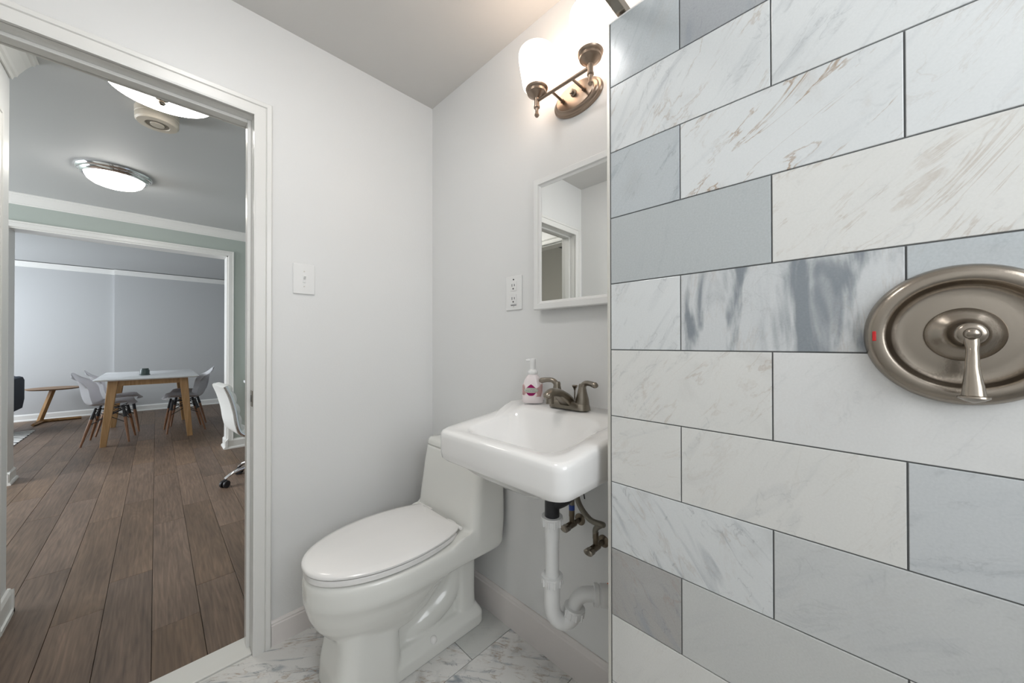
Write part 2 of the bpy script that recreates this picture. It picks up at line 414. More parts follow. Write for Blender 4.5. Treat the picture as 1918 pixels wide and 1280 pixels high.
# ------------------------------------------------------------------ tiled shower wall
TX, TY, TZ = 1.2226, -.2942, 1.929
P_ = .154
obj('wall_shower', B(TX - .0045, R_X, TY + .008, 0, 0, TZ - .003), M['wall'], kind='structure')
obj('wall_shower_surface', B(TX - .002, R_X, TY + .0025, TY + .009, 0, TZ - .002), M['grout'], kind='structure')
xa = [TX, 1.3791, 1.6864, 1.9934, 2.30, R_X]; xb = [TX, 1.5310, 1.8382, 2.145, 2.452, R_X]
W1, W2, G1, G2, G3 = (.66, .675, .675), (.68, .675, .65), (.47, .50, .515), (.37, .385, .40), (.45, .475, .48)
D = math.radians
spec = {1: [(G1, (.8, .1, 0), D(60)), (G2, (.9, 0, 0), D(80)), (W1, (.4, 0, 0), D(50))],
        2: [(W1, (.45, .45, 0), D(55)), (W1, (.5, .05, 0), D(50)), (W1, (.3, 0, 0), D(50))],
        3: [(G1, (.85, .05, 0), D(55)), (W1, (.3, 1.0, 0), D(35)), (W1, (.22, .2, 0), D(50))],
        4: [(G3, (.18, 0, 0), D(80)), (W2, (.25, .4, 0), D(48)), (W1, (.3, .3, 0), D(50))],
        5: [(W1, (.55, .1, 0), D(60)), ((.58, .595, .60), (.35, .2, .85), D(90)), (G1, (.45, .15, 0), D(70))],
        6: [(W2, (.4, .35, 0), D(50)), ((.68, .68, .67), (.2, .05, 0), D(60)), (W1, (.3, .1, 0), D(50))],
        7: [(W2, (.3, .25, 0), D(20)), (W2, (.3, .12, 0), D(60)), ((.55, .57, .58), (.4, 0, 0), D(20))],
        8: [(W1, (.85, .25, 0), D(-50)), ((.56, .57, .565), (.3, .05, 0), D(40)), ((.54, .55, .54), (.3, .1, 0), D(30))],
        9: [((.40, .39, .375), (.9, .3, 0), D(-50)), ((.56, .565, .55), (.12, 0, 0), D(40)), (W2, (.3, .1, 0), D(30))],
        10: [(W2, (.15, .1, 0), D(60)), ((.58, .585, .57), (.2, .05, 0), D(20)), (W2, (.3, .1, 0), D(20))],
        11: [(W2, (.4, .1, 0), D(60)), (W1, (.4, .1, 0), D(20)), (W2, (.3, .1, 0), D(20))],
        12: [(W2, (.4, .1, 0), D(60)), (W1, (.4, .1, 0), D(20)), (W2, (.3, .1, 0), D(20))],
        13: [(W2, (.4, .1, 0), D(60)), (W1, (.4, .1, 0), D(20)), (W2, (.3, .1, 0), D(20))]}
tl = []; sd = 3.0
for k in range(1, 14):
    z1 = TZ - (k - 1) * P_; z0 = max(z1 - P_, 0)
    xs = xa if k % 2 else xb
    for i in range(len(xs) - 1):
        t, v, a = spec[k][min(i, 2)] if i < 3 else (tones(W1, .04), (.4, .15, 0), D(50))
        sd += 4.37; tl.append((xs[i], xs[i + 1], z0, z1, t, v, a, sd))
obj('wall_shower_tile', slabs(bm_(), tl, lambda u, v, d: Vector((u, TY + .005 - d, v)), .005, .0009, .0022), M['marble'], kind='structure')
b = bm_(); box(b, TX - .0085, TX - .0015, TY - .0005, TY + .011, 0, TZ + .001, .0006); box(b, TX - .0085, TX - .0065, TY, -.001, 0, TZ + .001)
obj('trim_1', b, M['steel'], kind='structure')
obj('trim_2', B(TX - .0085, R_X, TY - .0004, -.001, TZ - .003, TZ + .0005), M['plate'], kind='structure')

# shower curtain rod
b = bm_(); box(b, 1.240, 1.262, R_Y, 0, 1.934, 1.956, .002)
rod = thing('shower_rod', 'square brushed nickel shower rod passing over the top of the marble wall', 'shower rod', (1.251, R_Y, 1.945))
obj('rod', b, M['nickel'], rod)
obj('flange', B(1.222, 1.28, R_Y, R_Y + .008, 1.935, 1.975, .003), M['nickel'], rod)
obj('flange', B(1.222, 1.28, -.008, 0, 1.935, 1.975, .003), M['nickel'], rod)

# shower valve
VX, VZ = 1.7355, 1.185
val = thing('shower_valve', 'round brushed nickel shower valve with a lever on the marble tile wall', 'shower valve', (VX, TY, VZ))
b = bm_(); lathe(b, [(.092, 0), (.0925, .004), (.091, .010), (.0875, .0160), (.083, .0192), (.077, .0205), (.0715, .0195), (.0690, .0165), (.0668, .0115), (.0630, .0075), (.0570, .0055), (.0490, .0060), (.0400, .0068), (.030, .007)], (VX, TY, VZ), (0, -1, 0), 72)
obj('escutcheon', b, M['nickel'], val, smooth=True, angle=60)
b = bm_(); lathe(b, [(.033, .005), (.0345, .0105), (.0345, .0125), (.0335, .0135), (.0315, .0155), (.027, .0195), (.0215, .0235), (.0170, .028), (.0150, .033), (.0142, .042), (.013, .050)], (VX, TY, VZ), (0, -1, 0), 48)
obj('hub', b, M['nickel'], val, smooth=True, angle=60)
lev = bm_()
lathe(lev, [(.0128, .044), (.0140, .050), (.0138, .057), (.0105, .0605), (.0070, .0610), (.0068, .0650), (.0045, .0685), (.0, .0695)], (VX, TY, VZ), (0, -1, 0), 32)
tube(lev, [(VX, TY - .054, VZ - .002), (VX, TY - .063, VZ - .018), (VX - .001, TY - .070, VZ - .040), (VX - .001, TY - .074, VZ - .062), (VX - .001, TY - .076, VZ - .074)], [.0085, .0052, .0058, .0086, .0098], 20, 1, (0, 1, 0))
lathe(lev, [(.0098, 0), (.0125, .001), (.0128, .003), (.008, .006), (.0, .009)], (VX - .001, TY - .0755, VZ - .073), (0, -.06, -1), 24)
obj('lever', lev, M['nickel'], val, smooth=True, angle=50)
b = bm_(); box(b, VX - .0835, VX - .0795, TY - .0212, TY - .0175, VZ - .008, VZ + .006, .0008)
hm = obj('hot_mark', b, M['red'], val); hm['label'] = 'red hot mark'

# ------------------------------------------------------------------ unseen bathroom window, added to go with the fill lamp
wn = struct('window_1')
b = bm_()
for (a0, a1, c0, c1) in ((WY0, WY1, WZ0, WZ0 + .05), (WY0, WY1, WZ1 - .05, WZ1), (WY0, WY0 + .05, WZ0 + .05, WZ1 - .05), (WY1 - .05, WY1, WZ0 + .05, WZ1 - .05), (WY0 + .05, WY1 - .05, 1.70, 1.745)):
    box(b, R_X + .005, R_X + .06, a0, a1, c0, c1, .003)
obj('window_frame', b, M['trim'], wn)

# ------------------------------------------------------------------ switch and outlet
sw = thing('light_switch', 'white toggle light switch on the wall beside the bathroom doorway', 'light switch', (0, -.6155, 1.4415))
obj('plate', B(0, .006, -.656, -.575, 1.379, 1.504, .003), M['plate'], sw)
obj('toggle', B(.005, .009, -.6205, -.6105, 1.426, 1.457, .001), M['plate'], sw)
b = bm_(); tube(b, [(.006, -.6155, 1.4415), (.014, -.6155, 1.449), (.019, -.6155, 1.453)], [.0042, .004, .0034], 12); obj('switch_lever', b, M['plate'], sw, smooth=True)
for z in (1.4105, 1.4725):
    b = bm_(); cyl(b, (.004, -.6155, z), (.0072, -.6155, z), .0028); obj('screw', b, M['steel'], sw)
ot = thing('wall_outlet', 'white wall outlet with two sockets beside the medicine cabinet', 'outlet', (.619, 0, 1.3825))
obj('plate', B(.573, .665, -.006, 0, 1.312, 1.453, .003), M['plate'], ot)
for z in (1.410, 1.356):
    s_ = obj('socket', B(.601, .637, -.0085, -.005, z - .020, z + .020, .002), M['plate'], ot)
    b = bm_(); box(b, .611, .6135, -.0092, -.008, z - .001, z + .010); box(b, .6245, .627, -.0092, -.008, z + .000, z + .009); cyl(b, (.619, -.0092, z - .010), (.619, -.008, z - .010), .0033)
    obj('slot', b, M['dark'], s_)
for z in (1.438, 1.326):
    b = bm_(); cyl(b, (.619, -.0075, z), (.619, -.005, z), .003); obj('screw', b, M['dark'] if z > 1.4 else M['steel'], ot)
obj('seam', B(.603, .635, -.0068, -.0055, 1.3305, 1.333), M['dark'], ot)

# ------------------------------------------------------------------ medicine cabinet
mc = thing('medicine_cabinet', 'white framed medicine cabinet with a mirror door above the sink', 'medicine cabinet', (.93, 0, 1.297))
X0, X1, Z0, Z1 = .758, 1.118, 1.300, 1.790
obj('body', B(X0 + .012, X1 - .012, -.022, 0, Z0 + .012, Z1 - .012), M['plate'], mc)
b = bm_(); pr = [(0, 0), (0, .016), (.003, .019), (.022, .019), (.025, .013), (.032, .009), (.032, 0)]; L = []
for (xx, zz, dx, dz) in ((X0, Z0, 1, 1), (X1, Z0, -1, 1), (X1, Z1, -1, -1), (X0, Z1, 1, -1)):
    L.append([Vector((xx + dx * a_, -.022 - o_, zz + dz * a_)) for a_, o_ in pr])
L.append(L[0]); loft(b, L, False, False); bmesh.ops.remove_doubles(b, verts=b.verts, dist=1e-5)
obj('door_frame', b, M['plate'], mc)
b = bm_(); box(b, X0 + .028, X1 - .028, -.030, -.0225, Z0 + .028, Z1 - .028); obj('mirror', b, M['mirror'], mc)

# ------------------------------------------------------------------ vanity sconce
sc = thing('wall_sconce', 'two light brushed nickel sconce with frosted glass shades above the mirror', 'wall light', (.934, 0, 2.036))
b = bm_(); lathe(b, [(.100, 0), (.1005, .006), (.097, .011), (.091, .013), (.089, .017), (.082, .021), (.078, .022), (.075, .026), (.05, .028), (0, .028)], (.934, 0, 2.036), (0, -1, 0), 56, 1, .56)
obj('backplate', b, M['bronze'], sc, smooth=True, angle=35)
b = bm_(); lathe(b, [(.011, .026), (.012, .031), (.006, .034), (.006, .038), (.009, .041), (.008, .046), (0, .047)], (.934, 0, 2.042), (0, -1, 0), 24); obj('knob', b, M['nickeld'], sc, smooth=True)
b = bm_(); cyl(b, (.84, -.11, 2.022), (1.052, -.11, 2.022), .0055); obj('crossbar', b, M['bronze'], sc, smooth=True)
for xs, xe in ((.889, .903), (.977, .985)):
    b = bm_(); cyl(b, (xs, -.026, 2.034), (xe, -.11, 2.022), .0045); lathe(b, [(.0065, 0), (.0075, .004), (.0065, .009)], (xs, -.030, 2.034), (0, -1, 0), 16)
    obj('arm', b, M['bronze'], sc, smooth=True)
for x in (.8365, 1.053):
    b = bm_()
    lathe(b, [(0, 1.966), (.005, 1.9665), (.0085, 1.972), (.0075, 1.977), (.0055, 1.980), (.0055, 1.990), (.0065, 1.996), (.0105, 1.998), (.0105, 2.003), (.0088, 2.005), (.0088, 2.030), (.014, 2.033), (.022, 2.040), (.030, 2.046), (.033, 2.047), (.033, 2.055), (.038, 2.059), (.0395, 2.064), (.036, 2.068), (0, 2.068)], (x, -.11, 0), (0, 0, 1), 32)
    obj('socket', b, M['bronze'], sc, smooth=True, angle=35)
    b = bm_()
    out = [(.030, 2.064), (.041, 2.066), (.047, 2.071), (.0495, 2.080), (.053, 2.105), (.058, 2.135), (.062, 2.160), (.0635, 2.176), (.0625, 2.186), (.060, 2.192)]
    inn = [(r - .0035, z + (.003 if i < 3 else 0)) for i, (r, z) in enumerate(out)][::-1]
    lathe(b, out + inn, (x, -.11, 0), (0, 0, 1), 40)
    obj('lamp_shade', b, M['shade'], sc, smooth=True)

# unseen ceiling light, added to light the bathroom from above
cl = thing('added_ceiling_light', 'added unseen flush ceiling light over the bathroom floor', 'ceiling light', (.78, -.92, H))
b = bm_(); lathe(b, [(.16, 0), (.16, -.02), (.15, -.028), (.14, -.028), (.14, 0)], (.78, -.92, H), (0, 0, 1), 40); obj('rim', b, M['plate'], cl, smooth=True)
b = bm_(); lathe(b, [(.139, -.02), (.135, -.035), (.11, -.05), (.06, -.06), (0, -.063)], (.78, -.92, H), (0, 0, 1), 40); obj('diffuser', b, mat('added_light_glass', (.9, .9, .9), .4, emit=(1, .985, .965), es=22), cl, smooth=True)

# ------------------------------------------------------------------ sink
SX0, SX1, SY = .690, 1.182, -.425
def led(x, y): return .030 * max(0, min(1, (y + .41) / .29)) + .021 * sstep((y + .165) / .05)
def zf(z): return lambda x, y: z + led(x, y)
si = thing('wall_sink', 'white wall hung porcelain sink with a raised faucet ledge', 'sink', (.936, 0, .8))
lp = [rrect(.86, 1.02, -.30, -.12, .06, .752), rrect(.81, 1.07, -.345, -.08, .08, .762), rrect(.76, 1.12, -.385, -.03, .08, .790),
      rrect(SX0 + .035, SX1 - .035, SY + .025, -.004, .05, .812), rrect(SX0 + .012, SX1 - .012, SY + .006, 0, .045, .816), rrect(SX0 + .005, SX1 - .005, SY + .002, 0, .034, .822),
      rrect(SX0 + .002, SX1 - .002, SY, 0, .034, .84), rrect(SX0, SX1, SY, 0, .034, zf(.885)), rrect(SX0 + .001, SX1 - .001, SY + .001, 0, .034, zf(.897)),
      rrect(SX0 + .005, SX1 - .005, SY + .005, -.001, .032, zf(.904)), rrect(SX0 + .013, SX1 - .013, SY + .013, -.003, .030, zf(.907)),
      rrect(.752, 1.120, -.382, -.130, .05, zf(.905)), rrect(.758, 1.114, -.376, -.136, .05, zf(.902)), rrect(.765, 1.107, -.369, -.143, .05, zf(.893)),
      rrect(.795, 1.082, -.345, -.175, .075, .845), rrect(.835, 1.045, -.315, -.205, .055, .800), rrect(.865, 1.010, -.295, -.215, .04, .786), rrect(.92, .952, -.262, -.235, .012, .780)]
o = obj('basin', loft(bm_(), lp), M['porcelain'], si, smooth=True, angle=70)
b = bm_(); lathe(b, [(.022, 0), (.022, .003), (.016, .004), (.015, .001), (0, .001)], (.936, -.249, .779), (0, 0, 1), 24); obj('drain', b, M['nickeld'], si, smooth=True)

LZ = .9585
fa = thing('sink_faucet', 'brushed nickel two handle faucet on the ledge of the white sink', 'faucet', (.9415, -.07, LZ))
b = bm_(); loft(b, [rrect(.864, 1.019, -.096, -.040, .027, LZ), rrect(.865, 1.018, -.095, -.041, .026, LZ + .006), rrect(.868, 1.015, -.092, -.044, .023, LZ + .018), rrect(.873, 1.010, -.088, -.048, .019, LZ + .023)])
obj('base', b, M['nickeld'], fa, smooth=True)
b = bm_(); tube(b, [(.9415, -.060, LZ + .012), (.9415, -.085, LZ + .034), (.9410, -.125, LZ + .055), (.9405, -.160, LZ + .060), (.940, -.184, LZ + .052), (.940, -.192, LZ + .046)], [.024, .022, .0185, .0185, .015, .006], 20, .72, (0, 0, 1))
loft(b, [rrect(.915, .968, -.098, -.045, .02, LZ + .012), rrect(.920, .963, -.115, -.055, .018, LZ + .028), rrect(.926, .957, -.135, -.075, .014, LZ + .045)])
sp = obj('spout', b, M['nickeld'], fa, smooth=True, angle=50)
b = bm_(); cyl(b, (.9402, -.170, LZ + .052), (.9402, -.170, LZ + .026), .0125); obj('aerator', b, M['nickeld'], sp, smooth=True)
for x, d in ((.890, -1), (.993, 1)):
    b = bm_(); lathe(b, [(.0225, 0), (.0225, .004), (.021, .018), (.016, .036), (.0125, .052), (.0125, .060), (.010, .066), (0, .067)], (x, -.068, LZ + .018), (0, 0, 1), 24)
    tube(b, [(x, -.068, LZ + .058), (x + d * .003, -.069, LZ + .076), (x + d * .016, -.072, LZ + .087), (x + d * .036, -.077, LZ + .088), (x + d * .056, -.083, LZ + .085), (x + d * .064, -.085, LZ + .084)], [.0122, .0115, .010, .0098, .0115, .007], 16, .85)
    obj('handle', b, M['nickeld'], fa, smooth=True, angle=50)
b = bm_(); cyl(b, (.9415, -.036, LZ + .010), (.9415, -.036, LZ + .060), .0025); lathe(b, [(.003, .056), (.005, .062), (.009, .068), (.010, .071), (.008, .073), (0, .0735)], (.9415, -.036, LZ), (0, 0, 1), 20)
obj('lift_rod', b, M['nickeld'], fa, smooth=True)

# soap bottle
sb = thing('soap_bottle', 'pink hand soap bottle with a white foam pump on the sink ledge', 'soap bottle', (.782, -.072, LZ))
ANG = math.radians(36)
def sbp(x, y, z): return Vector((.782 + x * math.cos(ANG) - y * math.sin(ANG), -.072 + x * math.sin(ANG) + y * math.cos(ANG), LZ + z))
SP = [(.0, .036, .020), (.003, .0385, .0225), (.02, .0390, .0235), (.05, .0385, .0235), (.066, .036, .0225), (.082, .030, .0205), (.094, .0235, .018), (.101, .0175, .016), (.104, .0155, .0155)]
def sdim(z):
    for (z0, a0, d0), (z1, a1, d1) in zip(SP, SP[1:]):
        if z <= z1: t = (z - z0) / (z1 - z0); return a0 + (a1 - a0) * t, d0 + (d1 - d0) * t
    return SP[-1][1:]
b = bm_(); loft(b, [[sbp(a_ * math.copysign(abs(math.cos(t)) ** .85, math.cos(t)), d_ * math.copysign(abs(math.sin(t)) ** .85, math.sin(t)), z) for t in [2 * PI * i / 40 for i in range(40)]] for z, a_, d_ in SP])
obj('bottle', b, M['soap'], sb, smooth=True)
b = bm_()
lathe(b, [(.0175, .103), (.0185, .106), (.0185, .113), (.015, .118), (.0105, .121), (.0105, .142), (.0115, .146), (.0115, .157), (.009, .160), (0, .1605)], sbp(0, 0, 0), (0, 0, 1), 28)
tube(b, [sbp(-.002, 0, .153), sbp(-.014, -.002, .1545), sbp(-.024, -.004, .153)], [.006, .0055, .0042], 12)
obj('pump', b, M['plate'], sb, smooth=True, angle=40)
def onbottle(pts, off):
    out = []
    for x, z in pts:
        a_, d_ = sdim(z); c_ = max(-.999, min(.999, x / a_)); c_ = math.copysign(abs(c_) ** (1 / .85), c_)
        y = -d_ * (max(0, 1 - c_ * c_) ** .5) ** .85
        out.append(sbp(x * (1 + off / .03), y - off, z))
    return out
def patch(name, colfn, ma, off, nz=10, z0=0, z1=1, nx=12):
    b = bm_(); g = []
    for i in range(nz + 1):
        z = z0 + (z1 - z0) * i / nz; xa_, xb_ = colfn(i / nz)
        g.append([b.verts.new(p) for p in onbottle([(xa_ + (xb_ - xa_) * j / nx, z) for j in range(nx + 1)], off)])
    for r1, r2 in zip(g, g[1:]):
        for j in range(nx): b.faces.new((r1[j], r1[j + 1], r2[j + 1], r2[j]))
    bmesh.ops.solidify(b, geom=b.faces[:], thickness=.0002)
    return obj(name, b, ma, sb, smooth=True)
CX_ = -.004
patch('flower_print', lambda t: (.012 + .006 * math.sin(t * 9) + .016 * t ** 4, .0362 - .006 * (1 - t) ** 3), M['softpink'], .0004, z0=.024, z1=.068)
patch('flower_print', lambda t: (-.0362, -.020 + .003 * math.sin(t * 7) - .012 * t ** 4 - .01 * (1 - t) ** 3), M['softpink'], .0004, z0=.028, z1=.066)
patch('emblem', lambda t: (CX_ - .017 * (1 - t) ** .8, CX_ + .017 * (1 - t) ** .8), M['magenta'], .0008, z0=.054, z1=.068)
patch('emblem', lambda t: (CX_ - .004 - .013 * math.sqrt(t), CX_ + .004 + .013 * math.sqrt(t)), M['magenta'], .0008, z0=.027, z1=.0385)
patch('label_band', lambda t: (CX_ - .025 * math.sqrt(max(.25, 1 - (2 * t - 1) ** 2)), CX_ + .025 * math.sqrt(max(.25, 1 - (2 * t - 1) ** 2))), M['cream'], .0012, z0=.0375, z1=.0555)
def btext(name, s, size, x, z, ma, off):
    cu = bpy.data.curves.new('t', 'FONT'); cu.body = s; cu.size = size; cu.align_x = 'CENTER'; cu.resolution_u = 2
    ob = bpy.data.objects.new('t', cu); C.objects.link(ob); bpy.context.view_layer.update()
    me = bpy.data.meshes.new_from_object(ob.evaluated_get(bpy.context.evaluated_depsgraph_get())); bpy.data.objects.remove(ob)
    b = bm_(); b.from_mesh(me); bpy.data.meshes.remove(me)
    vs = list(b.verts); ps = onbottle([(x + v.co.x, z + v.co.y) for v in vs], off)
    for v, p in zip(vs, ps): v.co = p
    return obj(name, b, ma, sb)
btext('lettering', 'Rose & White', .0062, CX_, .0425, M['ink'], .0018)
btext('lettering', 'hand soap', .0036, CX_ + .006, .0500, M['ink'], .0018)

# ------------------------------------------------------------------ drain pipe under the sink
PX, PY = .972, -.2
dp = thing('sink_drain_pipe', 'white plastic drain pipe with a trap under the sink', 'drain pipe', (PX, PY, .325))
b = bm_(); lathe(b, [(.034, .77), (.034, .752), (.022, .748), (.022, .63)], (PX, PY, 0), (0, 0, 1), 28); tube(b, [(PX, PY, .690), (PX + .025, PY + .025, .705), (PX + .045, PY + .045, .73)], [.022, .022, .02], 16)
tp = obj('tailpiece', b, M['dark'], dp, smooth=True, angle=35); tp['label'] = 'black drain tailpiece'
b = bm_(); cyl(b, (PX, PY, .65), (PX, PY, .455), .0205); lathe(b, [(.0225, .585), (.0225, .645)], (PX, PY, 0), (0, 0, 1), 24); obj('straight_pipe', b, M['pvc'], dp, smooth=True, angle=35)
def slipnut(cx, cy, z, ax=(0, 0, 1)):
    b = bm_(); lathe(b, [(.024, -.013), (.0285, -.013), (.0295, .006), (.032, .008), (.032, .013), (.024, .013)], (cx, cy, z), ax, 28)
    q = Vector(ax).to_track_quat('Z', 'Y').to_matrix()
    for i in range(10):
        a = 2 * PI * i / 10; e = q @ Vector((math.cos(a), math.sin(a), 0)); h = q @ Vector((0, 0, 1)); c0 = Vector((cx, cy, z)) + e * .030
        cyl(b, c0 - h * .013, c0 + h * .008, .003, n=8)
    return b
obj('slip_nut', slipnut(PX, PY, .640), M['pvc'], dp, smooth=True, angle=35)
obj('slip_nut', slipnut(PX, PY, .462), M['pvc'], dp, smooth=True, angle=35)
b = bm_(); tube(b, [(PX, PY, .46), (PX, PY, .415), (PX, PY, .385), (PX + .005, PY + .006, .352), (PX + .020, PY + .024, .333), (PX + .036, PY + .043, .340), (PX + .043, PY + .051, .362)], [.024, .024, .0235, .0235, .0235, .024, .0245], 24, k=6)
obj('trap_bend', b, M['pvc'], dp, smooth=True)
obj('slip_nut', slipnut(PX + .043, PY + .051, .362, (.12, .15, 1)), M['pvc'], dp, smooth=True, angle=35)
b = bm_(); tube(b, [(PX + .043, PY + .051, .355), (PX + .044, PY + .054, .380), (PX + .053, PY + .066, .402), (PX + .075, PY + .088, .410), (PX + .150, PY + .155, .405)], [.0205, .0205, .021, .021, .021], 24, k=6)
obj('trap_arm', b, M['pvc'], dp, smooth=True)
dv = Vector((.075, .067, -.005)).normalized(); a0 = Vector((PX + .084, PY + .096, .409))
b = bm_(); lathe(b, [(.022, 0), (.0315, 0), (.0315, .012), (.027, .014), (.027, .018), (.031, .019), (.032, .038), (.03, .044), (.022, .044)], a0, dv, 28); obj('wall_coupling', b, M['pvc'], dp, smooth=True, angle=35)
b = bm_(); lathe(b, [(.026, .0435), (.0325, .044), (.0325, .047), (.026, .048)], a0, dv, 28); ob_ = obj('gasket', b, M['orange'], dp, smooth=True); ob_['label'] = 'orange gasket'
b = bm_(); cyl(b, a0 + dv * .047, a0 + dv * .13, .026); obj('wall_stub', b, M['pvc'], dp, smooth=True)

# supply valves and hoses
def stopvalve(x, z, label, blue, pts):
    v = thing('stop_valve', label, 'water valve', (x, 0, z))
    b = bm_(); lathe(b, [(.02, 0), (.02, .003), (.014, .007), (.008, .008), (.008, .05)], (x, 0, z), (0, -1, 0), 20); cyl(b, (x, -.035, z), (x, -.072, z), .0115); cyl(b, (x, -.05, z), (x, -.05, z + .028), .0085)
    obj('valve_body', b, M['brass'], v, smooth=True, angle=35)
    b = bm_(); lathe(b, [(.011, .072), (.013, .078), (.013, .094), (.009, .097)], (x, 0, z), (0, -1, 0), 16, 1.25, .8); obj('valve_handle', b, M['nickeld'], v, smooth=True, angle=35)
    b = bm_(); tube(b, pts, .0088, 14); h = obj('hose', b, M['hose'], v, smooth=True)
    b = bm_(); cyl(b, Vector(pts[0]) - Vector((0, 0, .006)), Vector(pts[0]) + Vector((0, 0, .014)), .0095)
    obj('hose_nut', b, M['brass'], h, smooth=True)
    if blue:
        b = bm_(); cyl(b, Vector(pts[0]) + Vector((0, 0, .016)), Vector(pts[0]) + Vector((0, 0, .033)), .0098); nb = obj('hose_collar', b, M['blue'], h, smooth=True); nb['label'] = 'blue collar'
stopvalve(.938, .560, 'brass stop valve with a blue hose collar under the sink', True, [(.938, -.05, .594), (.938, -.05, .65), (.932, -.055, .71), (.91, -.06, .77)])
stopvalve(1.030, .520, 'brass stop valve with a looping braided hose near the marble wall', False, [(1.030, -.05, .554), (1.032, -.052, .580), (1.055, -.055, .602), (1.068, -.075, .615), (1.03, -.085, .622), (.985, -.080, .66), (.965, -.066, .72), (.965, -.06, .77)])
b = bm_(); lathe(b, [(.016, 0), (.016, .02), (.011, .022), (.011, .05)], (.990, -.06, .71), (0, 0, 1), 6); tube(b, [(.996, -.075, .72), (1.008, -.085, .700), (1.012, -.085, .680)], .002, 8)
obj('mounting_nut', b, M['dark'], si, smooth=False)

# ------------------------------------------------------------------ toilet
TX0 = .380
to = thing('toilet', 'white one piece toilet with a closed lid between the doorway wall and the sink', 'toilet', (TX0, -.30, 0))
def dl(yb, yf, wr, wm, z, ym=-.42, n=56, zfun=None):
    """D shaped outline: flat-ish back of half width wr at yb, widest wm at ym, elliptical front to yf"""
    pts = []; h = n // 2
    for i in range(h + 1):          # right side, back to front
        t = i / h
        y = yb + (yf - yb) * (1 - math.cos(t * PI)) / 2
        if y >= ym:
            s = (yb - y) / (yb - ym); w = wr + (wm - wr) * sstep(s)
            w *= min(1, .80 + .20 * math.sqrt(max(0, 1 - (1 - min(1, (yb - y) / .045)) ** 2)))
        else:
            s = (ym - y) / (ym - yf); w = wm * math.sqrt(max(0, 1 - s * s))
        pts.append((w, y))
    full = [(TX0 + w, y) for w, y in pts] + [(TX0 - w, y) for w, y in pts[-2:0:-1]] + [(TX0 - pts[0][0], pts[0][1])]
    return [Vector((x, y, zfun(y, z) if zfun else z)) for x, y in full]
deckz = lambda y, z: z + .032 * sstep((y + .275) / .05)
b = bm_()
loft(b, [dl(-.30, -.600, .07, .100, .17), dl(-.27, -.650, .08, .124, .21), dl(-.24, -.680, .09, .150, .250), dl(-.16, -.697, .10, .166, .285), dl(-.09, -.706, .125, .176, .315), dl(-.04, -.710, .175, .186, .332),
         dl(-.022, -.713, .203, .195, .345), dl(-.016, -.714, .209, .199, .36), dl(-.016, -.715, .210, .200, .400), dl(-.016, -.712, .208, .198, .415), dl(-.02, -.706, .203, .192, .423, zfun=deckz)])
loft(b, [rrect(TX0 - .204, TX0 + .204, -.190, -.018, .035, .37), rrect(TX0 - .2085, TX0 + .2085, -.198, -.016, .035, .42), rrect(TX0 - .209, TX0 + .209, -.192, -.014, .035, .45), rrect(TX0 - .208, TX0 + .208, -.182, -.014, .034, .52), rrect(TX0 - .203, TX0 + .203, -.166, -.014, .033, .64), rrect(TX0 - .199, TX0 + .199, -.155, -.014, .032, .706)])
loft(b, [rrect(TX0 - .130, TX0 + .130, -.645, -.430, .05, 0), rrect(TX0 - .124, TX0 + .124, -.642, -.430, .05, .08), rrect(TX0 - .108, TX0 + .110, -.628, -.425, .06, .20), rrect(TX0 - .108, TX0 + .110, -.61, -.41, .06, .27)])
loft(b, [rrect(TX0 - .120, TX0 + .120, -.62, -.062, .025, 0), rrect(TX0 - .120, TX0 + .120, -.62, -.062, .025, .045), rrect(TX0 - .085, TX0 + .085, -.60, -.075, .02, .075)])
loft(b, [rrect(TX0 - .095, TX0 + .095, -.175, -.075, .03, .02), rrect(TX0 - .090, TX0 + .090, -.170, -.078, .03, .12), rrect(TX0 - .088, TX0 + .088, -.175, -.075, .03, .33)])
loft(b, [rrect(TX0 - .06, TX0 + .06, -.55, -.10, .02, .02), rrect(TX0 - .06, TX0 + .06, -.55, -.10, .02, .18), rrect(TX0 - .085, TX0 + .085, -.55, -.10, .02, .33)])
for s in (-1, 1):
    tube(b, [(TX0 + s * .034, -.165, .30), (TX0 + s * .033, -.175, .20), (TX0 + s * .033, -.22, .14), (TX0 + s * .033, -.30, .105), (TX0 + s * .030, -.385, .085)], [.045, .050, .054, .052, .036], 16)
o = obj('bowl', b, M['bone'], to, smooth=True)
rm = o.modifiers.new('fuse', 'REMESH'); rm.mode = 'VOXEL'; rm.voxel_size = .0048; rm.use_smooth_shade = True
sm = o.modifiers.new('soften', 'SMOOTH'); sm.factor = .5; sm.iterations = 9
# the join of tank and lid, tank lid
b = bm_(); loft(b, [rrect(TX0 - .192, TX0 + .192, -.148, -.018, .03, .700), rrect(TX0 - .192, TX0 + .192, -.148, -.018, .03, .7095), rrect(TX0 - .1975, TX0 + .1975, -.153, -.014, .032, .7098), rrect(TX0 - .1985, TX0 + .1985, -.1545, -.013, .033, .712), rrect(TX0 - .198, TX0 + .198, -.154, -.013, .033, .724),
                       rrect(TX0 - .195, TX0 + .195, -.151, -.014, .032, .733), rrect(TX0 - .188, TX0 + .188, -.145, -.018, .03, .7385), rrect(TX0 - .15, TX0 + .15, -.125, -.03, .03, .7415)])
obj('tank_lid', b, M['bone'], to, smooth=True, angle=35)
def oval(y0, y1, w, z, cut, n=64, grow=0):
    yc = -.425; af = yc - y1 + grow; ab = .31 + grow; w = w + grow; pts = []
    for i in range(n):
        t = 2 * PI * i / n - PI / 2
        c_, s_ = math.cos(t), math.sin(t)
        y = yc + (ab if s_ > 0 else af) * s_; x = w * math.copysign(abs(c_) ** .92, c_)
        pts.append((x, min(y, cut)))
    return [Vector((TX0 + x, y, z)) for x, y in pts]
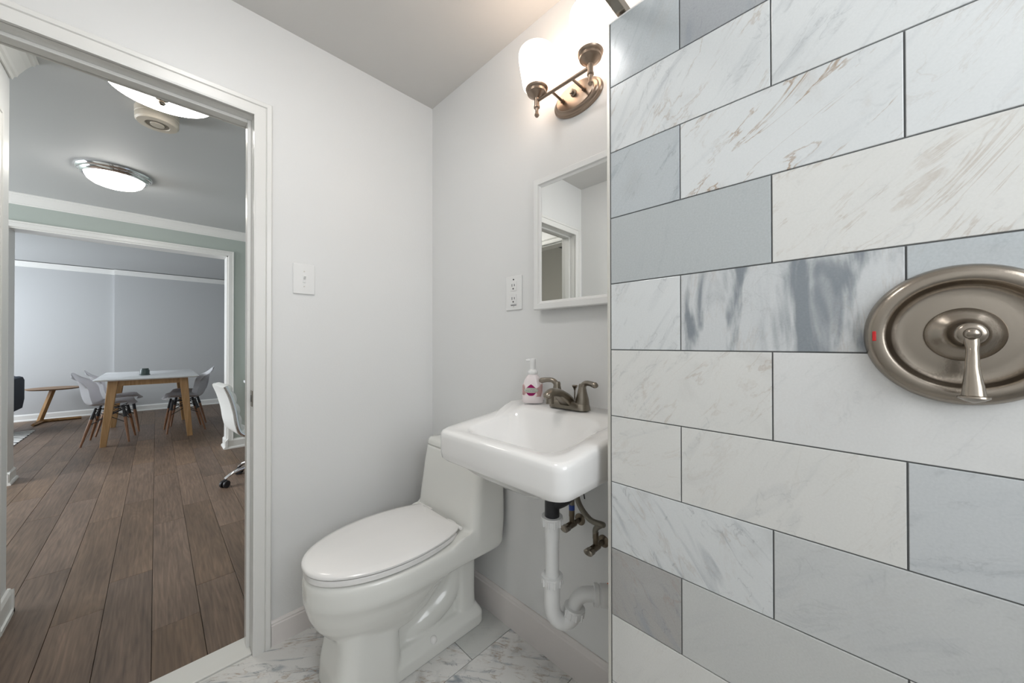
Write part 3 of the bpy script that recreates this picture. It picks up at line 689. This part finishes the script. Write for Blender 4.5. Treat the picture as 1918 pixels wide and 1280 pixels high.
b = bm_(); loft(b, [oval(0, -.712, .187, .4285, -.222), oval(0, -.712, .190, .431, -.220), oval(0, -.712, .190, .443, -.220), oval(0, -.712, .187, .446, -.222)])
obj('seat', b, M['seatw'], to, smooth=True, angle=35)
b = bm_(); loft(b, [oval(0, -.716, .186, .4495, -.216, grow=-.004), oval(0, -.716, .192, .452, -.214), oval(0, -.716, .193, .458, -.214), oval(0, -.716, .190, .463, -.214, grow=-.004), oval(0, -.716, .180, .4665, -.216, grow=-.014), oval(0, -.716, .150, .4695, -.222, grow=-.04), oval(0, -.716, .09, .4715, -.25, grow=-.08)])
obj('lid', b, M['seatw'], to, smooth=True, angle=50)
for s in (-1, 1):
    b = bm_(); box(b, TX0 + s * .085 - .022, TX0 + s * .085 + .022, -.222, -.198, .448, .461, .004, 3); cyl(b, (TX0 + s * .06, -.209, .456), (TX0 + s * .152, -.209, .456), .0065)
    obj('hinge', b, M['seatw'], to, smooth=True)
    b = bm_(); lathe(b, [(.0135, 0), (.0135, .008), (.011, .015), (.006, .019), (0, .02)], (TX0 + s * .103, -.305, .050), (s * .55, 0, 1), 20)
    obj('bolt_cap', b, M['seatw'], to, smooth=True)

# ================================================================== HALL
HX = -3.42
# planks
tl = []; rowh = .1497; y0r = -1.055 - 25 * rowh
obj('hall_floor', B(-7.5, -.09, -4.3, 1.2, -.13, -.008), M['plankgap'], kind='structure')
for r in range(37):
    ya = y0r + r * rowh
    if ya > 1.15: break
    x = -.1 - ((r * .437 + (.2 if r % 2 else 0)) % 1.2)
    xs = [-.1]; 
    while x > -7.45:
        if xs[-1] - x > .12: xs.append(x)
        x -= 1.2
    xs.append(-7.45)
    for a, c2 in zip(xs[1:], xs):
        g = random.uniform(.84, 1.16); t = random.uniform(-.006, .006)
        tl.append((a, c2, ya, ya + rowh, ((.160 + t) * g, .108 * g, (.075 - t) * g), (0, 0, 0), 0, random.uniform(1, 90)))
obj('hall_floor_plank', slabs(bm_(), tl, lambda u, v, d: Vector((u, v, -.008 + d)), .008, .0014, .0016), M['plank'], kind='structure')
obj('hall_ceiling', B(-7.5, -.11, -4.3, 1.2, H, H + .1), M['hallceil'], kind='structure')
# side wall of the hall with a doorway to a dim room
HY = -1.5; HD0, HD1, HDZ = -.763, -.165, 2.065
b = bm_(); box(b, HD1, -.11, HY - .1, HY, 0, H); box(b, HD0, HD1, HY - .1, HY, HDZ, H); box(b, -.99, HD0, HY - .1, HY, 0, H)
obj('wall_hall', b, M['wall'], kind='structure')
dr = struct('door_2')
def casing_y(bm, Y, sgn, x0, x1, z1, w):
    pr = casing_prof(w); L = []
    for (xx, zz, dx, dz) in ((x1, 0, 1, 0), (x1, z1, 1, 1), (x0, z1, -1, 1), (x0, 0, -1, 0)):
        L.append([Vector((xx + dx * a_, Y + sgn * o_, zz + dz * a_)) for a_, o_ in pr])
    return loft(bm, L)
obj('casing', casing_y(bm_(), HY, 1, HD0, HD1, HDZ, .052), M['trim'], dr)
b = bm_(); box(b, HD0 - .001, HD0 + .012, HY - .102, HY + .002, 0, HDZ); box(b, HD1 - .012, HD1 + .001, HY - .102, HY + .002, 0, HDZ); box(b, HD0, HD1, HY - .102, HY + .002, HDZ - .012, HDZ + .001)
obj('jamb', b, M['trim'], dr)
# dim room behind it
b = bm_(); box(b, -1.3, 2.0, -3.6, -3.5, 0, H); box(b, -1.09, -.99, -3.5, HY - .1, 0, H); box(b, 1.9, 2.0, -3.5, R_Y - .02, 0, H)
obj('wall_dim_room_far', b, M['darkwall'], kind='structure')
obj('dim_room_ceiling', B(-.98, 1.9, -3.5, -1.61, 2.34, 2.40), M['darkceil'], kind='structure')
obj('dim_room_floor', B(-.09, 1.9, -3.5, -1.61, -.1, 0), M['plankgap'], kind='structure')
# base and quarter round at the end of the hall side wall
hb = [(0, 0), (.02, 0), (.02, .018), (.014, .022), (.014, .09), (.008, .105), (0, .108)]
b = bm_(); sweep_profile(b, hb, (-1.01, HY, 0), (-.817, HY, 0), (0, 1, 0)); sweep_profile(b, hb, (-.99, HY + .02, 0), (-.99, HY - .1, 0), (-1, 0, 0))
obj('baseboard_hall', b, M['trim'], kind='structure')
# crown of the hall side wall
crown = [(0, 0), (0, -.105), (.008, -.108), (.012, -.095), (.020, -.090), (.024, -.078), (.045, -.040), (.058, -.022), (.066, -.020), (.070, -.008), (.078, -.005), (.078, 0)]
b = bm_(); sweep_profile(b, crown, (-.99, HY, H), (-.11, HY, H), (0, 1, 0)); obj('trim_3', b, M['trim'], kind='structure')
# grey green wall with a wide cased opening
OY0, OY1, OZ = -1.929, -.478, 2.163
b = bm_(); box(b, HX - .18, HX, -4.3, OY0, 0, H); box(b, HX - .18, HX, OY0, OY1, OZ, H); box(b, HX - .18, HX, OY1, 1.2, 0, H)
obj('wall_hall_far', b, M['hallwall'], kind='structure')
oc = struct('trim_4')
b = bm_(); casing(b, HX, 1, OY0, OY1, OZ, .052); obj('casing', b, M['trim'], oc)
b = bm_(); box(b, HX - .182, HX + .003, OY1 - .012, OY1 + .002, 0, OZ); box(b, HX - .182, HX + .003, OY0 - .002, OY0 + .012, 0, OZ); box(b, HX - .182, HX + .003, OY0, OY1, OZ - .012, OZ + .002); obj('jamb', b, M['trim'], oc)
b = bm_(); casing(b, HX - .18, -1, OY0, OY1, OZ, .052); obj('casing', b, M['trim'], oc)
cr2 = [(p * .95, q * .80) for p, q in crown]
b = bm_(); sweep_profile(b, cr2, (HX, -4.2, H), (HX, 1.2, H), (1, 0, 0)); obj('trim_5', b, M['trim'], kind='structure')
hb2 = [(0, 0), (.036, 0), (.036, .012), (.030, .022), (.0225, .024), (.0225, .088), (.010, .102), (0, .108)]
b = bm_(); sweep_profile(b, hb2, (HX, OY1 - .028, 0), (HX, 1.2, 0), (1, 0, 0)); sweep_profile(b, hb2, (HX + .0365, OY1, 0), (HX - .21, OY1, 0), (0, -1, 0))
obj('baseboard_hall_far', b, M['trim'], kind='structure')
b = bm_(); sweep_profile(b, hb2, (HX + .0365, OY0, 0), (HX - .21, OY0, 0), (0, 1, 0)); sweep_profile(b, hb2, (HX, -4.2, 0), (HX, OY0 + .028, 0), (1, 0, 0)); obj('baseboard_opening', b, M['trim'], kind='structure')
# outer shell
obj('wall_dining_far', (lambda b: (box(b, -7.5, -7.40, -4.3, -1.545, 0, H), box(b, -7.5, -7.352, -1.545, 1.2, 0, H), b)[2])(bm_()), M['dinewall'], kind='structure')
obj('wall_dining_right', B(-7.5, 0, 1.2, 1.3, 0, H), M['dinewall'], kind='structure')
b = bm_()
for x0, x1 in ((-7.5, -7.0), (-5.0, -3.7), (-2.1, -.9)): box(b, x0, x1, -4.3, -4.2, 0, H)
for x0, x1 in ((-7.0, -5.0), (-3.7, -2.1)): box(b, x0, x1, -4.3, -4.2, 0, .7); box(b, x0, x1, -4.3, -4.2, 2.3, H)
obj('wall_dining_left', b, M['dinewall'], kind='structure')
obj('wall_hall_right', B(-3.42, -.11, .9, 1.0, 0, H), M['hallwall'], kind='structure')
for n_, (x0, x1) in ((2, (-7.0, -5.0)), (3, (-3.7, -2.1))):
    w_ = struct('window_%d' % n_); b = bm_()
    for a0, a1, c0, c1 in ((x0, x1, .7, .76), (x0, x1, 2.24, 2.3), (x0, x0 + .06, .76, 2.24), (x1 - .06, x1, .76, 2.24), ((x0 + x1) / 2 - .03, (x0 + x1) / 2 + .03, .76, 2.24)): box(b, a0, a1, -4.27, -4.22, c0, c1)
    obj('window_frame', b, M['trim'], w_)
cr3 = [(p * .9, q * .72) for p, q in crown]
b = bm_(); sweep_profile(b, cr3, (-7.40, -4.2, H - .01), (-7.40, -1.545, H - .01), (1, 0, 0)); sweep_profile(b, cr3, (-7.352, -1.545 - .002, H - .01), (-7.352, 1.2, H - .01), (1, 0, 0))
obj('trim_6', b, M['trim'], kind='structure')
hb3 = [(0, 0), (.026, 0), (.026, .012), (.018, .022), (.014, .024), (.014, .085), (.008, .098), (0, .104)]
b = bm_(); sweep_profile(b, hb3, (-7.40, -4.2, 0), (-7.40, -1.545, 0), (1, 0, 0)); sweep_profile(b, hb3, (-7.352, -1.545, 0), (-7.352, 1.2, 0), (1, 0, 0)); obj('baseboard_dining', b, M['trim'], kind='structure')

# ------------------------------------------------------------------ hall ceiling fixtures
hl = thing('flush_ceiling_light', 'dome ceiling light with a wide chrome ring in the hall', 'ceiling light', (-2.27, -1.262, H))
b = bm_(); lathe(b, [(.192, 0), (.196, -.008), (.192, -.018), (.185, -.024), (.178, -.026), (.170, -.040), (.160, -.046), (.152, -.044), (.150, -.03), (.15, 0)], (-2.27, -1.262, H), (0, 0, 1), 56); obj('ring', b, M['chrome'], hl, smooth=True, angle=35)
b = bm_(); lathe(b, [(.152, -.036), (.150, -.050), (.138, -.072), (.115, -.090), (.08, -.103), (.04, -.110), (0, -.112)], (-2.27, -1.262, H), (0, 0, 1), 48); obj('glass_dome', b, M['dome'], hl, smooth=True)
h2 = thing('semi_flush_ceiling_light', 'shallow glass bowl ceiling light with a nickel finial at the hall doorway', 'ceiling light', (-.705, -1.03, H))
b = bm_(); lathe(b, [(.07, 0), (.07, -.012), (.06, -.02), (.012, -.022), (.008, -.06)], (-.705, -1.03, H), (0, 0, 1), 32); obj('canopy', b, M['nickeld'], h2, smooth=True, angle=35)
b = bm_(); lathe(b, [(.190, -.066), (.192, -.07), (.184, -.080), (.15, -.094), (.10, -.103), (.04, -.107), (.0, -.108)], (-.705, -1.03, H), (0, 0, 1), 56); obj('glass_bowl', b, M['dome'], h2, smooth=True)
b = bm_(); lathe(b, [(.190, -.062), (.1935, -.066), (.1935, -.071), (.1915, -.073)], (-.705, -1.03, H), (0, 0, 1), 56); obj('rim', b, M['nickeld'], h2, smooth=True)
b = bm_(); lathe(b, [(.022, -.104), (.022, -.111), (.014, -.115), (.010, -.120), (.014, -.126), (.008, -.134), (0, -.135)], (-.705, -1.03, H), (0, 0, 1), 24); obj('finial', b, M['nickel'], h2, smooth=True)
sd_ = thing('smoke_detector', 'beige round smoke detector beside the glass bowl light on the hall ceiling', 'smoke detector', (-1.085, -1.045, H))
b = bm_(); lathe(b, [(.088, 0), (.088, -.030), (.084, -.034)], (-1.085, -1.045, H), (0, 0, 1), 40); obj('base', b, M['beige'], sd_, smooth=True, angle=35)
b = bm_(); lathe(b, [(.086, -.034), (.0875, -.040), (.0865, -.062), (.080, -.070), (.05, -.072), (.048, -.068), (.030, -.067), (.028, -.073), (.012, -.074), (0, -.074)], (-1.085, -1.045, H), (0, 0, 1), 40); obj('cover', b, M['beige'], sd_, smooth=True, angle=35)
b = bm_(); lathe(b, [(.0465, -.0675), (.0465, -.069), (.032, -.069), (.032, -.0675)], (-1.085, -1.045, H), (0, 0, 1), 32); obj('vent', b, mat('dark_beige_grille', (.25, .22, .18), .6), sd_)

# ------------------------------------------------------------------ desk and office chair
dk = thing('desk', 'white desk at the hall wall beside the office chair', 'desk', (-2.8, .0, 0))
obj('desktop', B(-3.36, -2.0, -.345, .30, .735, .762, .003), M['tabletop'], dk)
obj('drawer_box', B(-3.34, -2.02, -.325, .28, .60, .735), M['tabletop'], dk)
for x in (-3.31, -2.05):
    for y in (.02, .25): obj('leg', B(x - .02, x + .02, y - .02, y + .02, 0, .60), M['tabletop'], dk)

OX, OY = -2.12, -.375
oc_ = thing('office_chair', 'white ribbed leather office chair with chrome frame and casters in the hall', 'office chair', (OX, OY, 0))
HW = .20
cpath = spline([(-.155, .805), (-.205, .845), (-.235, .845), (-.255, .80), (-.245, .70), (-.225, .60), (-.205, .52), (-.16, .455), (-.08, .435), (.06, .432), (.20, .440)], 6) if False else None
prof = spline([Vector((0, -.318, .835)), Vector((0, -.288, .760)), Vector((0, -.258, .640)), Vector((0, -.242, .530)), Vector((0, -.215, .450)), Vector((0, -.14, .412)), Vector((0, -.02, .405)), Vector((0, .20, .415))], 7)
def offs(i, d):
    a = prof[max(i - 1, 0)]; c2 = prof[min(i + 1, len(prof) - 1)]; t = (c2 - a).normalized(); n = Vector((0, -t.z, t.y)); return prof[i] + n * d
# padded upholstery with ribs
b = bm_(); loops = []
N_ = len(prof)
for i in range(N_):
    rib = .034 + .016 * abs(math.sin(i / (N_ - 1) * PI * 9)) ** .6
    inner = offs(i, rib); outer = offs(i, -.006)
    e = .03 * (1 - sstep(min(i, N_ - 1 - i) / 4))
    L = []
    for (w, p) in ((-HW + e, outer), (-HW * .5, outer), (0, outer), (HW * .5, outer), (HW - e, outer), (HW - e, (inner + outer) / 2), (HW - .015 - e, inner), (HW * .5, inner), (0, inner), (-HW * .5, inner), (-HW + .015 + e, inner), (-HW + e, (inner + outer) / 2)):
        L.append(Vector((OX + w, OY + p.y, p.z)))
    loops.append(L)
loft(b, loops); obj('upholstery', b, M['leather'], oc_, smooth=True, angle=75)
for s in (-1, 1):
    b = bm_(); tube(b, [Vector((OX + s * (HW + .008), OY + p.y, p.z)) for p in [offs(i, .012) for i in range(0, N_, 3)]], .011, 10, 1.4, k=2); obj('side_frame', b, M['chrome'], oc_, smooth=True)
b = bm_(); cyl(b, (OX, OY, .12), (OX, OY, .40), .026); cyl(b, (OX, OY, .09), (OX, OY, .20), .04); obj('gas_lift', b, M['chrome'], oc_, smooth=True)
for k in range(5):
    a = math.radians(-78 - 5 + 72 * k); dx, dy = math.cos(a), math.sin(a)
    b = bm_(); tube(b, [(OX + dx * .03, OY + dy * .03, .125), (OX + dx * .13, OY + dy * .13, .125), (OX + dx * .22, OY + dy * .22, .105), (OX + dx * .278, OY + dy * .278, .07)], [.024, .02, .017, .014], 14, .75)
    lg = obj('leg', b, M['chrome'], oc_, smooth=True)
    cx, cy = OX + dx * .278, OY + dy * .278; b = bm_()
    px, py = -math.sin(a + .5), math.cos(a + .5)
    for s in (-1, 1): lathe(b, [(.012, -.009), (.027, -.009), (.029, -.004), (.029, .004), (.027, .009), (.012, .009)], (cx + px * s * .016, cy + py * s * .016, .029), (px, py, 0), 20)
    box(b, cx - .013, cx + .013, cy - .013, cy + .013, .035, .066, .004)
    obj('caster', b, M['dark'], lg, smooth=True, angle=40)

oc_.rotation_euler = (0, 0, math.radians(5))
# ------------------------------------------------------------------ dining table
tb = thing('dining_table', 'white topped dining table with oak legs', 'table', (-5.2, -1.095, 0))
TA0, TA1, TB0, TB1, TH = -5.98, -4.42, -1.545, -.648, .768
b = bm_(); loft(b, [rrect(TA0 + .012, TA1 - .012, TB0 + .012, TB1 - .012, .03, TH - .018), rrect(TA0, TA1, TB0, TB1, .035, TH - .006), rrect(TA0, TA1, TB0, TB1, .035, TH - .001), rrect(TA0 + .002, TA1 - .002, TB0 + .002, TB1 - .002, .034, TH)])
obj('tabletop', b, M['tabletop'], tb, smooth=True, angle=30)
b = bm_()
box(b, TA1 - .14, TA1 - .115, TB0 + .16, TB1 - .16, TH - .085, TH - .018); box(b, TA0 + .115, TA0 + .14, TB0 + .16, TB1 - .16, TH - .085, TH - .018)
box(b, TA0 + .13, TA1 - .13, TB0 + .14, TB0 + .165, TH - .085, TH - .018); box(b, TA0 + .13, TA1 - .13, TB1 - .165, TB1 - .14, TH - .085, TH - .018)
obj('apron', b, M['oak'], tb)
for sx in (0, 1):
    for sy in (0, 1):
        tx = (TA0 + .125, TA1 - .125)[sx]; ty = (TB0 + .15, TB1 - .15)[sy]; bx = (-5.86, -4.515)[sx]; by = (-1.47, -.735)[sy]
        b = bm_(); loft(b, [rrect(bx - .026, bx + .026, by - .026, by + .026, .006, 0, 3, 1), rrect(tx - .042, tx + .042, ty - .042, ty + .042, .008, TH - .018, 3, 1)]); obj('leg', b, M['oak'], tb)
jr = thing('candle_jar', 'small dark green lidded jar on the white dining table', 'jar', (-5.02, -1.15, TH))
b = bm_(); lathe(b, [(.050, 0), (.052, .004), (.052, .012), (.046, .016), (.046, .062), (.042, .070)], (-5.02, -1.15, TH), (0, 0, 1), 28); obj('jar', b, M['candle'], jr, smooth=True, angle=35)
b = bm_(); lathe(b, [(.038, .069), (.038, .084), (.036, .088), (0, .088)], (-5.02, -1.15, TH), (0, 0, 1), 28); obj('lid', b, M['candle'], jr, smooth=True, angle=35)

# ------------------------------------------------------------------ dining chairs
SH_G = 'white shell chairs around the dining table'
dc = thing('dining_chair', 'white shell chair nearer the hall, backed toward the round side table', 'chair', (0, 0, 0), SH_G)
pf = spline([Vector((0, .228, .444)), Vector((0, .19, .457)), Vector((0, .09, .453)), Vector((0, -.05, .440)), Vector((0, -.14, .445)), Vector((0, -.195, .490)), Vector((0, -.222, .580)), Vector((0, -.236, .68)), Vector((0, -.258, .77)), Vector((0, -.292, .838))], 4)
def hw(t):
    if t < .5: return .185 + .05 * sstep(t / .3)
    return .235 - .02 * sstep((t - .5) / .3) - .12 * max(0, (t - .80) / .2) ** 2.2
b = bm_(); g = []; nn = len(pf)
for i, p in enumerate(pf):
    t = i / (nn - 1); w = hw(t)
    row = []
    for j in range(13):
        u = j / 6 - 1
        up = .045 * u ** 2 * (1 - sstep((t - .35) / .3)) * sstep(t / .2); fw = (.105 * u ** 2) * sstep((t - .3) / .3) * (1 - .92 * sstep((t - .72) / .28))
        lower = .045 * u ** 4 * (sstep((t - .82) / .18)) 
        row.append(b.verts.new((u * w, p.y + fw - (.06 * u ** 4 * (1 - sstep(t / .15))), p.z + up - lower)))
    g.append(row)
for r1, r2 in zip(g, g[1:]):
    for j in range(12): b.faces.new((r1[j], r1[j + 1], r2[j + 1], r2[j]))
bmesh.ops.solidify(b, geom=b.faces[:], thickness=.007)
obj('shell', b, M['shell'], dc, smooth=True, angle=70)
def LG(sx, sy): return Vector((sx * .115, .02 + sy * .11, .425)), Vector((sx * .197, .0 + sy * .19, 0))
b = bm_(); fr_ = []
for sx in (-1, 1):
    for sy in (-1, 1):
        a, c2 = LG(sx, sy); fr_.append((a, c2))
        l_ = bm_(); tube(l_, [a + (c2 - a) * .22, a + (c2 - a) * .5, c2], [.014, .0145, .009], 12, k=3); obj('leg', l_, M['walnut'], dc, smooth=True)
        tube(b, [a, a + (c2 - a) * .30], [.012, .0165], 10, smooth=False)
bars = [(0, 1), (2, 3), (0, 2), (1, 3)]
for i, j in bars:
    for t0, t1 in ((.08, .45), (.45, .08)):
        cyl(b, fr_[i][0].lerp(fr_[i][1], t0), fr_[j][0].lerp(fr_[j][1], t1), .0042, n=8)
for i, j in ((0, 3), (1, 2)): cyl(b, fr_[i][0].lerp(fr_[i][1], .05), fr_[j][0].lerp(fr_[j][1], .05), .006, n=8)
obj('wire_frame', b, M['dark'], dc, smooth=True)
def dup(src, loc, rz, label):
    r = src.copy(); C.objects.link(r); r.location = loc; r.rotation_euler = (0, 0, rz); r['label'] = label
    for ch in list(src.children):
        c2 = ch.copy(); C.objects.link(c2); c2.parent = r
    return r
dup(dc, (-5.45, -1.40, 0), math.radians(2), 'white shell chair farther from the hall, backed toward the round side table')
dup(dc, (-4.98, -.765, 0), math.radians(183), 'white shell chair nearer the hall, backed toward the cased opening edge')
dup(dc, (-5.52, -.70, 0), math.radians(178), 'white shell chair farther from the hall, mostly hidden behind its twin and table leg')
dc.location = (-4.84, -1.44, 0); dc.rotation_euler = (0, 0, math.radians(-6))

# ------------------------------------------------------------------ side table, armchair, rug
st = thing('side_table', 'round oak side table with a slanting leg by the dining room wall', 'side table', (-7.0, -2.12, 0))
b = bm_(); lathe(b, [(.24, .500), (.262, .512), (.264, .518), (.262, .521), (0, .521)], (-6.95, -2.12, 0), (0, 0, 1), 48); obj('tabletop', b, M['oakx'], st, smooth=True, angle=30)
b = bm_(); tube(b, [(-7.05, -2.265, .02), (-6.97, -2.13, .505)], [.03, .03], 4, 1.0, (1, 0, 0), smooth=False); obj('leg', b, M['oak'], st)
b = bm_(); tube(b, [(-7.08, -2.25, .02), (-6.76, -2.28, .02)], [.03, .022], 4, 1, (0, 0, 1), smooth=False); obj('foot', b, M['oak'], st)
b = bm_(); tube(b, [(-7.08, -2.26, .02), (-7.10, -1.87, .02)], [.028, .02], 4, 1, (0, 0, 1), smooth=False); obj('foot', b, M['oak'], st)

ac = thing('armchair', 'dark blue upholstered armchair by the round side table', 'armchair', (-6.27, -2.72, .008))
b = bm_(); loft(b, [rrect(-6.56, -5.92, -3.02, -2.42, .10, .26), rrect(-6.60, -5.88, -3.04, -2.39, .12, .33), rrect(-6.60, -5.87, -3.05, -2.38, .12, .43), rrect(-6.57, -5.90, -3.02, -2.41, .11, .46)]); obj('seat', b, M['navy'], ac, smooth=True)
for y0, y1 in ((-2.44, -2.325), (-3.08, -2.975)):
    b = bm_(); loft(b, [rrect(-6.60, -5.95, y0 + .02, y1 - .015, .03, .30), rrect(-6.62, -5.92, y0, y1, .045, .42), rrect(-6.62, -5.92, y0, y1, .045, .68), rrect(-6.60, -5.95, y0 + .012, y1 - .012, .035, .722), rrect(-6.56, -5.99, y0 + .035, y1 - .035, .015, .735)]); obj('arm', b, M['navy'], ac, smooth=True)
b = bm_(); loft(b, [rrect(-6.60, -6.48, -3.06, -2.37, .05, .32), rrect(-6.625, -6.50, -3.06, -2.36, .06, .70), rrect(-6.60, -6.52, -3.02, -2.41, .035, .745)]); obj('backrest', b, M['navy'], ac, smooth=True)
for x in (-6.5, -6.0):
    for y in (-2.98, -2.55): b = bm_(); cyl(b, (x, y, .009), (x, y, .29), .012, .018); obj('leg', b, M['walnut'], ac, smooth=True)
tag(obj('area_rug', B(-6.34, -4.35, -3.7, -2.198, 0, .008, .003), M['rug']), 'white area rug with black line pattern on the plank floor by the side table', 'rug')
